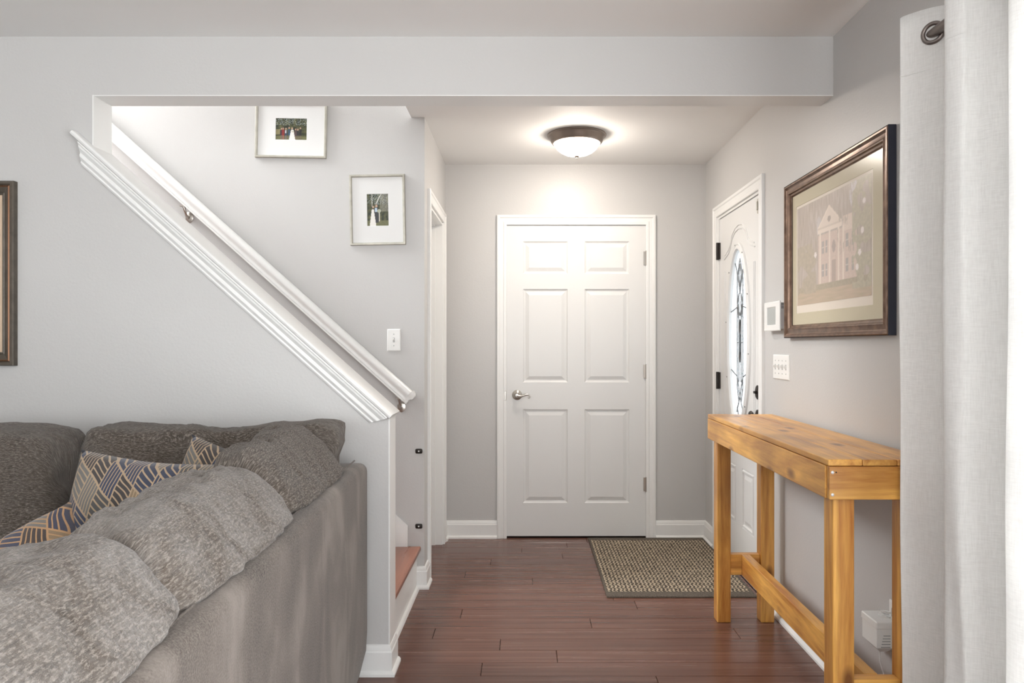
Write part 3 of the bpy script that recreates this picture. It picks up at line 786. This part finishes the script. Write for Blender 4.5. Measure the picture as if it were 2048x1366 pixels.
def couple_photo(u, v):
    c = foliage(u, v, 7)
    if u > .6 and v > .45: c = lerp(c, (.5, .48, .42), .5 * nz(u, v, 30, 2))
    if abs(u - .24) < .018 and v > .6: c = (.7, .68, .62)
    if abs((u - .42) - (v - .68) * .75) < .018 and v > .68: c = (.7, .68, .62)
    if abs(u - .43) < .095 and .10 < v < .56: c = (.03, .03, .035)
    if abs(u - .42) < .05 and .44 < v < .56: c = (.45, .55, .65)
    if v < .52 and abs(u - .27) < .05 + (.50 - v) * .2: c = (.75, .73, .69)
    if el(u, v, .29, .59, .045, .035): c = (.5, .33, .24)
    if el(u, v, .44, .62, .05, .038): c = (.5, .33, .24)
    if el(u, v, .56, .47, .09, .055): c = lerp((.6, .58, .5), (.2, .25, .12), nz(u, v, 60, 4))
    if abs(u - .56) < .02 and .15 < v < .43: c = (.6, .56, .5)
    return c
def mansion(u, v):
    sky = lerp((.40, .33, .28), (.50, .44, .41), nz(u, v, 5, 1))
    hang = nz(u * 3, v * .35, 22, 5)
    c = lerp(sky, (.29, .235, .18), max(0, min(1, hang * 1.6 - .35)))
    if el(u, v, .80, .90, .05, .12): c = lerp(c, (.58, .56, .60), .7)
    if el(u, v, .34, .74, .04, .09): c = lerp(c, (.52, .50, .52), .5)
    brick = lerp((.50, .37, .31), (.60, .48, .41), nz(u, v, 60, 9)); cream = (.70, .60, .51)
    if .33 < u < .84 and .18 < v < .64: c = brick
    if .66 < u < .80 and .60 < v < .74: c = lerp(brick, cream, .5)
    if .32 < u < .655 and .655 < v < .715: c = cream if v < .70 else lerp(cream, (.4, .32, .26), .5)
    hgt = .715 + (1 - abs(u - .487) / .165) * .185
    if abs(u - .487) < .165 and .715 < v < hgt: c = lerp(cream, (.56, .46, .39), .35) if v < hgt - .025 else cream
    if el(u, v, .487, .77, .022, .028): c = (.30, .24, .20)
    for x in (.40, .45, .72, .79):
        for y in (.30, .52):
            if abs(u - x) < .016 and abs(v - y) < .06: c = (.30, .27, .25) if abs(v - y) > .006 else (.55, .5, .45)
    if abs(u - .55) < .026 and .18 < v < .38: c = (.36, .27, .22)
    if el(u, v, .55, .50, .024, .06): c = (.32, .25, .22)
    for x in (.36, .495, .615, .675):
        if abs(u - x) < .011 and .16 < v < .655: c = cream
    if abs(nz(u * 4, v * .5, 12, 11) - .68) < .07 and v > .40 and not .33 < u < .60: c = lerp(c, (.30, .245, .19), .65)
    if v < .18:
        g = nz(u * .6, v * 4, 12, 3); c = lerp((.32, .27, .14), (.52, .37, .27), g)
        if v > .12: c = lerp((.25, .21, .13), (.36, .30, .19), nz(u, v, 40, 5))
    if u < .30 and v < .60 and nz(u, v, 8, 8) > .40 and v > .10: c = lerp((.27, .23, .15), (.42, .35, .25), nz(u, v, 30, 2))
    if u > .78 and nz(u, v * .7, 12, 6) > .44 and .08 < v: c = lerp((.27, .25, .16), (.46, .42, .29), nz(u, v, 44, 3))
    for x, y in ((.87, .38), (.90, .56), (.84, .26), (.92, .80), (.29, .47)):
        if el(u, v, x, y, .018, .026): c = (.74, .68, .66)
    return [q * 1.18 for q in lerp(c, (.46, .385, .33), .25)]

def framed(name, label, o, T, W, H, prof, fmat, matw, matmat, fn, win, res, extra=None, rot=0):
    """window win = (x0,x1,z0,z1) of the print, centred coordinates"""
    e = empty(name, o); tag(e, label, 'picture')
    if rot: e.rotation_euler = rot
    fw = max(p for p, q in prof)
    path = [(-W / 2, -H / 2), (-W / 2, H / 2), (W / 2, H / 2), (W / 2, -H / 2)]
    obj('frame', sweep(B(), path, [(-p, q) for p, q in prof], T, True), fmat, e, smooth=30)
    wi, hi = W / 2 - fw + .004, H / 2 - fw + .004
    x0, x1, z0, z1 = win
    obj('mat_board', nested(B(), [(-wi, wi, -hi, hi, .001), (-wi, wi, -hi, hi, .007), (x0, x1, z0, z1, .007), (x0 + .0015, x1 - .0015, z0 + .0015, z1 - .0015, .0055)], T, False), matmat, e)
    if fn: painted('print', lambda a, b, c: T(a, b, .0056), x0, x1, z0, z1, res[0], res[1], fn, e)
    return e
FP = [(0, 0), (0, .014), (.002, .016), (.009, .016), (.011, .013), (.013, .010), (.013, 0)]
TW = basis((0, 0, 0), (1, 0, 0), (0, 0, 1), (0, -1, 0))
p = at(582, 259.5, YS - .01)
framed('framed_photo', 'landscape champagne-framed wedding group photo high on the stair wall', (p.x, YS, p.z), TW, .370, .292, FP, CHAMP, 0, MATW, group_photo, (-.082, .082, -.052, .061), (72, 50), rot=(0, R(1.0), 0))
p = at(755, 419.5, YS - .01)
framed('framed_photo', 'portrait champagne-framed photo of a couple above the light switch', (p.x, YS, p.z), TW, .287, .366, FP, CHAMP, 0, MATW, couple_photo, (-.056, .057, -.084, .084), (50, 72), rot=(0, R(-1.0), 0))
FL = [(0, 0), (0, .022), (.003, .026), (.012, .026), (.015, .021), (.018, .019), (.024, .021), (.030, .018), (.043, .010), (.046, .012), (.050, .012), (.052, .007), (.055, .006), (.055, 0)]
e = framed('framed_picture', 'dark brown framed picture on the living room wall, cut by the left edge', (-1.949 - .43, YH0, 1.5385), TW, .86, .705, FL, ANTIQ, 0, flat('mat_peach', (.62, .47, .34), .8), None, (-.25, .25, -.17, .17), (10, 10))
obj('print', nested(B(), [(-.25, .25, -.17, .17, .003), (-.249, .249, -.169, .169, .0045)], TW), flat('soft_print', (.42, .38, .30), .6), e)
sweep_path = [(-.43 + .017, -.3525 + .017), (-.43 + .017, .3525 - .017), (.43 - .017, .3525 - .017), (.43 - .017, -.3525 + .017)]
obj('copper_lip', sweep(B(), sweep_path, [(0, .020), (-.004, .0225), (-.008, .020)], TW, True), COPPER, e)
# large print on right wall
FR = [(0, 0), (0, .024), (.004, .028), (.010, .028), (.013, .023), (.018, .020), (.030, .021), (.036, .024), (.040, .023), (.043, .016), (.050, .014), (.052, .010), (.055, .008), (.055, 0)]
TR = basis((0, 0, 0), (0, -1, 0), (0, 0, 1), (-1, 0, 0))
cy, cz = (2.325 + 3.258) / 2, 1.632
WP, HPc = .933, .670
win = (cy - 3.163, cy - 2.465, 1.400 - cz, 1.862 - cz)
e = framed('framed_print', 'large bronze-framed print of a columned mansion on the right wall', (XR - .002, cy, cz), TR, WP, HPc, FR, BRONZE, 0, MATO, None, win, (1, 1))
x0, x1, z0, z1 = win
obj('print_border', nested(B(), [(x0, x1, z0, z1, .0050), (x0 + .001, x1 - .001, z0 + .001, z1 - .001, .0054)], TR), MATI, e)
painted('print', lambda a, b, c: TR(a, b, .0062), x0 + .012, x1 - .012, z0 + .034, z1 - .012, 150, 110, mansion, e)
bm = B(); ii = .0535
for k in range(90):
    z = -HPc / 2 + ii + .004 + k * (HPc - 2 * ii - .008) / 89
    for s in (-1, 1):
        vv = TR(s * (WP / 2 - ii), z, .0095); box(bm, vv.x - .0018, vv.x + .0018, vv.y - .0018, vv.y + .0018, vv.z - .0018, vv.z + .0018)
tag(obj('beading', bm, BLK, e), kind='stuff')
bm = sweep(B(), [(-WP / 2, -HPc / 2), (-WP / 2, HPc / 2), (WP / 2, HPc / 2), (WP / 2, -HPc / 2)], [(0, 0), (.0012, 0), (.0012, .025), (0, .026)], TR, True)
obj('frame_side', bm, NAVY, e)
for k, nm in enumerate(('glass',)):
    gm = NT('picture_glass'); gm.set(Base_Color=(1, 1, 1, 1), Roughness=.03)
    trn = gm.add('ShaderNodeBsdfTransparent'); gl = gm.add('ShaderNodeBsdfGlossy'); gl.inputs['Roughness'].default_value = .22
    mx = gm.add('ShaderNodeMixShader'); mx.inputs[0].default_value = .09; gm.put(mx.inputs[1], trn.outputs[0]); gm.put(mx.inputs[2], gl.outputs[0]); gm.put(gm.out.inputs[0], mx.outputs[0])
    PG = gm.m
    bm = B(); q = (WP / 2 - .052, HPc / 2 - .052); bm.faces.new([bm.verts.new(TR(a, b, .0078)) for a, b in ((-q[0], -q[1]), (q[0], -q[1]), (q[0], q[1]), (-q[0], q[1]))])
    obj('glass', bm, PG, e)

# ------------------------------------------------------------------ door mat
e = empty('door_mat', (.41, 3.65, 0)); tag(e, 'brown and cream woven door mat in front of the entry door', 'rug')
w_, l_ = .752, 1.112
bm = nested(B(), [(.014, w_ - .014, .074, l_ - .058, .004), (.014, w_ - .014, .074, l_ - .058, .0085), (.018, w_ - .018, .078, l_ - .062, .0095)], TF)
obj('woven_field', bm, RUG, e)
bm = sweep(B(), [(0, 0), (w_, 0), (w_, l_), (0, l_)], [(0, 0), (0, .006), (.004, .009), (.010, .009), (.0145, .008), (.0145, 0)], TF, True)
box(bm, .013, w_ - .013, .012, .0735, 0.001, .009, .001); box(bm, .013, w_ - .013, l_ - .0575, l_ - .012, 0.001, .009, .001)
obj('border', bm, RUGB, e)

# ------------------------------------------------------------------ console table
TX0, TX1, TY0, TY1, TZ = .853, 1.157, 2.055, 3.410, .9427
e = empty('console_table', (TX0, TY0, 0)); tag(e, 'tall narrow honey-stained pine console table along the right wall', 'table')
Lt = TY1 - TY0
def part(name, x0, x1, y0, y1, z0, z1, ax, bev=.0025):
    return obj(name, box(B(), x0 - TX0, x1 - TX0, y0 - TY0, y1 - TY0, z0, z1, bev, 2), PINE[ax], e)
bx = [.853, .9505, 1.0485, TX1]
for i in range(3): part('tabletop_board', bx[i] + .0006, bx[i + 1] - .0006, TY0, TY1 - (.0, .003, .001)[i], TZ - .0185, TZ - (0, .0008, .0004)[i], 1, .003)
zt, zb = TZ - .020, .829
part('side_apron', TX0, TX0 + .019, TY0 + .0215, TY1, zb, zt, 1)
part('side_apron', TX1 - .019, TX1, TY0 + .0215, TY1, zb, zt, 1)
part('end_apron', TX0 + .004, TX1, TY0, TY0 + .019, zb, zt, 0)
part('end_apron', TX0 + .021, TX1 - .021, TY1 - .019, TY1, zb, zt, 0)
LX = ((.876, .938), (1.075, 1.1365))
for ly0, ly1 in ((2.077, 2.142), (3.324, 3.389)):
    for lx0, lx1 in LX: part('leg', lx0, lx1, ly0, ly1, 0, TZ - .021, 2, .004)
part('end_stretcher', .9385, 1.0745, 2.088, 2.126, .213, .307, 0)
part('end_stretcher', .9385, 1.0745, 3.338, 3.376, .213, .307, 0)
part('long_stretcher', .990, 1.028, 2.1265, 3.3375, .213, .307, 1)
for z in (.906, .843):
    obj('nail', lathe(B(), [(0, .0022), (.0035, .0018), (.0048, 0)], basis((.866 - TX0, 0, z), (1, 0, 0), (0, 0, 1), (0, -1, 0)), 14), flat('zinc', (.75, .76, .78), .35, .3), e, smooth=50)
bm = lathe(B(), [(0, .0005), (.0022, .0004)], basis((.876 - TX0, 0, .9065), (1, 0, 0), (0, 0, 1), (0, -1, 0)), 10); obj('nail_hole', bm, DARKGAP, e)

# ------------------------------------------------------------------ curtain and rod
RX, RZ = 1.100, 2.105
rod = tube(B(), [(RX, -1.9, RZ), (RX, 2.12, RZ)], .0135, 20)
for y in (-1.9, 2.12): pass
e = empty('curtain_rod', (RX, 0, RZ)); tag(e, 'pewter curtain rod threaded through the white curtain on the right', 'curtain rod')
bm = tube(B(), [(0, -1.9, 0), (0, 2.02, 0)], .0130, 20); obj('rod', bm, RODM, e, smooth=50)
rod.free()
bm = tube(B(), [(0, 2.01, 0), (.03, 2.018, 0), (.082, 2.02, 0)], .010, 14); obj('bracket', tube(B(), [(0, -1.75, 0), (.083, -1.75, 0)], .008, 10), RODM, e, smooth=50); obj('bracket', bm, RODM, e, smooth=50)
PL = [(1.043, 2.030), (1.060, 2.018), (1.101, 1.965), (1.148, 1.915), (1.152, 1.885), (1.12, 1.86), (1.06, 1.815), (1.030, 1.788), (1.034, 1.765), (1.046, 1.745), (1.062, 1.746), (1.080, 1.742), (1.10, 1.725), (1.128, 1.705), (1.146, 1.68), (1.14, 1.65), (1.10, 1.61), (1.050, 1.578), (1.040, 1.555), (1.056, 1.53), (1.10, 1.51), (1.142, 1.48), (1.14, 1.44), (1.08, 1.405), (1.045, 1.37), (1.07, 1.33), (1.14, 1.29), (1.14, 1.25)]
def catmull(P, m):
    out = []
    for i in range(len(P) - 1):
        p0, p1, p2, p3 = P[max(i - 1, 0)], P[i], P[i + 1], P[min(i + 2, len(P) - 1)]
        for k in range(m):
            t = k / m
            out.append(tuple(.5 * (2 * p1[j] + (p2[j] - p0[j]) * t + (2 * p0[j] - 5 * p1[j] + 4 * p2[j] - p3[j]) * t * t + (3 * p1[j] - p0[j] - 3 * p2[j] + p3[j]) * t ** 3) for j in (0, 1)))
    return out + [P[-1]]
cp = catmull(PL, 4)
e = empty('curtain', (RX, 1.65, 0)); tag(e, 'white linen grommet curtain hanging in deep folds at the right edge', 'curtain')
bm = B(); NZ = 40; V = []
for j in range(NZ + 1):
    z = .015 + (2.172 - .015) * j / NZ; row = []
    for i, (x, y) in enumerate(cp):
        s = 1 - j / NZ
        dx = .006 * s * math.sin(i * .22 + z * 3.1) + .004 * s * math.sin(i * .5 + z * 7)
        dy = -.012 * s * math.sin(i * .16 + .6) * (1 if i > 6 else 0) + .003 * s * math.sin(z * 9)
        k = .9 + .1 * s
        zz = z + (.006 * math.sin(i * .35) if j == NZ else 0)
        row.append(bm.verts.new((x + dx - RX, y + dy - 1.65, zz)))
    V.append(row)
for j in range(NZ):
    for i in range(len(cp) - 1): bm.faces.new([V[j][i], V[j][i + 1], V[j + 1][i + 1], V[j + 1][i]])
o = obj('panel', bm, LINEN, e, smooth='all'); md = o.modifiers.new('t', 'SOLIDIFY'); md.thickness = .0022
# stitched line under the grommet band
bm = tube(B(), [(x - RX - .0016, y - 1.65 - .0014, 2.010) for x, y in cp], .0011, 5)
obj('hem_stitching', bm, LINEN, e, smooth='all')
gr = []
for i in range(len(cp) - 1):
    (xa, ya_), (xb, yb_) = cp[i], cp[i + 1]
    if (xa - RX) * (xb - RX) < 0:
        t = (RX - xa) / (xb - xa); yy = ya_ + (yb_ - ya_) * t; d = Vector((xb - xa, yb_ - ya_, 0)).normalized(); nn = Vector((d.y, -d.x, 0))
        T = basis((0, yy - 1.65, RZ), d, (0, 0, 1), nn)
        bm = lathe(B(), [(.019, -.005), (.020, .005), (.024, .0085), (.030, .0065), (.0315, .002), (.0315, -.002), (.030, -.0065), (.024, -.0085), (.019, -.005)], T, 36)
        obj('grommet', bm, RODM, e, smooth='all')

# ------------------------------------------------------------------ sectional sofa
sofa = empty('sectional_sofa', (-.587, 2.715, 0), .0568); tag(sofa, 'large grey-brown chenille corner sofa against the half wall', 'sofa')
def uvmap(o, fn):
    me = o.data; uv = me.uv_layers.new(name='UVMap')
    for p in me.polygons:
        n = p.normal
        for li in p.loop_indices: uv.data[li].uv = fn(me.vertices[me.loops[li].vertex_index].co, n)
def boxuv(c, n):
    ax = max(range(3), key=lambda i: abs(n[i]))
    return ((c.y, c.z), (c.x, c.z), (c.x, c.y))[ax]
# upholstered back and arm frames with rounded tops, tucked in at the foot
def frameprof(t, h, r=.03):
    pts = [(-.03, .03), (-.004, .13), (0, .2), (0, h - r)]
    pts += [(-r + r * math.cos(a), h - r + r * math.sin(a)) for a in (R(25), R(50), R(75), R(90))]
    pts += [(-t + r, h), (-t, h - r), (-t, .1), (-t + .03, .03)]
    return pts
def frame_run(name, pts, path):
    bm = B(); n = 40
    (ax, ay), (bx_, by) = path; dv = Vector((bx_ - ax, by - ay, 0)); nr = Vector((-dv.y, dv.x, 0)).normalized()
    if name: pass
    rings = []
    for i in range(n + 1):
        t = i / n; o = Vector((ax, ay, 0)) + dv * t
        e_ = min(t, 1 - t) * dv.length; sh = .012 * max(0, 1 - e_ / .03) ** 2
        rings.append([bm.verts.new(o - nr * (p if True else 0) * -1 * 1.0 + Vector((0, 0, q - (sh if q > .5 else 0)))) for p, q in pts])
    for i in range(n):
        for j in range(len(pts)): bm.faces.new([rings[i][j], rings[i][(j + 1) % len(pts)], rings[i + 1][(j + 1) % len(pts)], rings[i + 1][j]])
    bm.faces.new(rings[0]); bm.faces.new(rings[-1][::-1])
    return bm
fp = frameprof(.16, .838)
bm = frame_run('x', fp, ((0, 0), (0, -3.0)))     # normal side computed below
# orient: outward must be +x
if sum(v.co.x for v in bm.verts) > 0:
    for v in bm.verts: v.co.x = -v.co.x
obj('back_frame', bm, SUEDE, sofa, smooth=45)
bm = frame_run('x', frameprof(.15, .80), ((-.163, 0), (-2.95, 0)))
if sum(v.co.y for v in bm.verts) > 0:
    for v in bm.verts: v.co.y = -v.co.y
obj('back_frame', bm, SUEDE, sofa, smooth=45)
# piping seam along the top edge of the long back
bm = tube(B(), [(-.043, -.02 - i * .05, .8385) for i in range(60)], .0028, 6); obj('piping', bm, SUEDE, sofa, smooth=60)
bm = box(B(), -.95, -.163, -3.0, -.155, .08, .36, .02, 2); obj('seat_base', bm, SUEDE, sofa, smooth=45)
bm = box(B(), -2.95, -.953, -.95, -.155, .08, .36, .02, 2); obj('seat_base', bm, SUEDE, sofa, smooth=45)
for fx, fy in ((-.08, -2.9), (-.88, -2.9), (-.88, -1.1), (-2.85, -.88), (-2.85, -.1), (-.12, -.12)):
    obj('foot', box(B(), fx - .03, fx + .03, fy - .03, fy + .03, 0, .085, .005), BLK, sofa)
def wr(p, s, a, o): return noise.noise(Vector((p.x * s + o, p.y * s, p.z * s))) * a
def cushion(name, loc, size, k, seed, deform=None, n=34, rip=.010, mat=None):
    def dis(p, u):
        edge = max(0.0, min(1.0, (abs(u.x) * abs(u.z) + abs(u.y) * abs(u.z) + abs(u.x) * abs(u.y))))
        q = p.copy(); nn = p.normalized()
        d = wr(p, 4.5, .018, seed) + wr(p, 11, .012, seed + 9) + wr(p, 27, .004, seed + 4)
        # gathers radiating from the seams at the ends
        g = abs(noise.noise(Vector((p.x * 9 + seed, p.y * 16, p.z * 16)))) * rip * (0.4 + 1.3 * edge)
        q += nn * (d - g)
        if deform: q = deform(q, u)
        return q
    bm = soft(*size, k, n, dis)
    o = obj(name, bm, mat or CHEN, sofa, smooth='all'); o.location = loc
    return o
def lean_x(q, u, zoff, lim=.30):
    z = q.z + zoff
    t = max(0, min(1, (z - .775) / .075)); t = t * t * (3 - 2 * t)
    t2 = max(0, min(1, (z - .80) / .20)) ** 1.2
    q.x = (q.x + .15) * (1 - .58 * t2) - .15 + .160 * t + .035 * t2
    return q
# loose back cushions along the long side (ends at the pixel-measured joints), near ones first
ys = [(-3.0 + .08, -2.27), (-2.265, -1.555), (-1.55, -.885), (-.88, -.25)]
for i, (a, b) in enumerate(ys):
    L_ = b - a + .012; zc = .735 + (.012 if i == 3 else 0)
    hh = .50 + (.03 if i == 3 else 0)
    o = cushion('back_cushion', (-.305, (a + b) / 2, zc), (.30, L_ + .02, hh), 6.0, 11.3 * i + 2, lambda q, u, z=zc: lean_x(q, u, z), 40, .014, (CHEN2, CHEN2, CHEN3, CHEN1)[i])
    me = o.data; uv = me.uv_layers.new(name='UVMap')
    for p in me.polygons:
        for li in p.loop_indices:
            c = me.vertices[me.loops[li].vertex_index].co; uv.data[li].uv = (c.y, math.atan2((c.x - .05) * 1.5, c.z) * .21)
# cushions against the half wall
def lean_y(q, u, zoff, ear=0):
    z = q.z + zoff; t = max(0, min(1, (z - .70) / .26)); q.y += .085 * t
    if ear and u.x > .6 and u.z > .5: q.z += .035 * (u.x - .6) / .4; q.x += .02
    if ear: q.z += -.018 * math.cos(q.x * 4.0) * max(0, u.z)
    return q
for i, (a, b) in enumerate(((-2.72, -1.80), (-1.795, -.905), (-.900, -.075))):
    zc = .745 if i < 2 else .755; th_ = .30 if i < 2 else .20
    o = cushion('back_cushion', ((a + b) / 2, -.155 - th_ / 2 - (.02 if i < 2 else 0), zc), (b - a + .020, th_, .50), 6.5, 5.1 * i + 31, lambda q, u, z=zc, i=i: lean_y(q, u, z, i == 2))
    me = o.data; uv = me.uv_layers.new(name='UVMap')
    for p in me.polygons:
        for li in p.loop_indices:
            c = me.vertices[me.loops[li].vertex_index].co; uv.data[li].uv = (c.x, math.atan2(c.y * 1.6, c.z) * .22)
for (xc, yc_, sx_, sy_) in ((-.63, -2.64, .64, .72), (-.63, -1.91, .64, .72), (-.63, -1.18, .64, .72), (-.56, -.49, .78, .62), (-1.30, -.62, .68, .66), (-2.0, -.62, .70, .66), (-2.65, -.62, .58, .66)):
    o = cushion('seat_cushion', (xc, yc_, .425), (sx_ * 1.0, sy_, .15), 7.0, xc * 7 + yc_, None, 18, .003); uvmap(o, boxuv)

# throw pillows: top-level things resting on the seat
def throw(label, loc, rot, size, mat, seed, puff=.15):
    def dis(p, u):
        q = p.copy(); r = (1 - min(1, abs(u.x)) ** 3) * (1 - min(1, abs(u.z)) ** 3)
        q.y = math.copysign(puff / 2 * (r ** .55) + .004, u.y) if abs(u.y) > 1e-6 else 0
        # pulled-in sides leave pointed corners
        q.x *= 1 - .07 * (1 - abs(u.z) ** 1.6); q.z *= 1 - .07 * (1 - abs(u.x) ** 1.6)
        q += Vector((0, noise.noise(Vector((p.x * 7 + seed, seed, p.z * 7))) * .012, 0)); return q
    n = 30; bm = B(); fr_ = {}
    for s in (-1, 1):
        V = [[None] * (n + 1) for _ in range(n + 1)]
        for i in range(n + 1):
            for j in range(n + 1):
                a, b = -1 + 2 * i / n, -1 + 2 * j / n; brd = i in (0, n) or j in (0, n)
                if brd and (i, j) in fr_: V[i][j] = fr_[(i, j)]; continue
                p = Vector((a * size / 2, 0, b * size / 2)); v = bm.verts.new(dis(p, Vector((a, s if not brd else 0, b))))
                V[i][j] = v
                if brd: fr_[(i, j)] = v
        for i in range(n):
            for j in range(n):
                q = [V[i][j], V[i + 1][j], V[i + 1][j + 1], V[i][j + 1]]; bm.faces.new(q if s < 0 else q[::-1])
    o = obj('throw_pillow', bm, mat, None, smooth='all'); o.location = loc; o.rotation_euler = rot
    uvmap(o, lambda c, n_: (c.x, c.z)); tag(o, label, 'pillow')
    return o
throw('patchwork pillow in navy and tan, frontmost one leaning in the sofa corner', (-1.075, 2.02, .725), (R(-14), R(4), R(-8)), .46, PATCH, 2)
throw('patchwork pillow half hidden, peeking up behind the front patchwork pillow', (-.90, 2.22, .715), (R(-14), R(14), R(-12)), .45, PATCH, 5)
throw('rust-brown patterned pillow lying lowest behind the nearest back cushion', (-1.20, 1.66, .62), (R(-40), R(-32), R(12)), .44, PATCH2, 9)
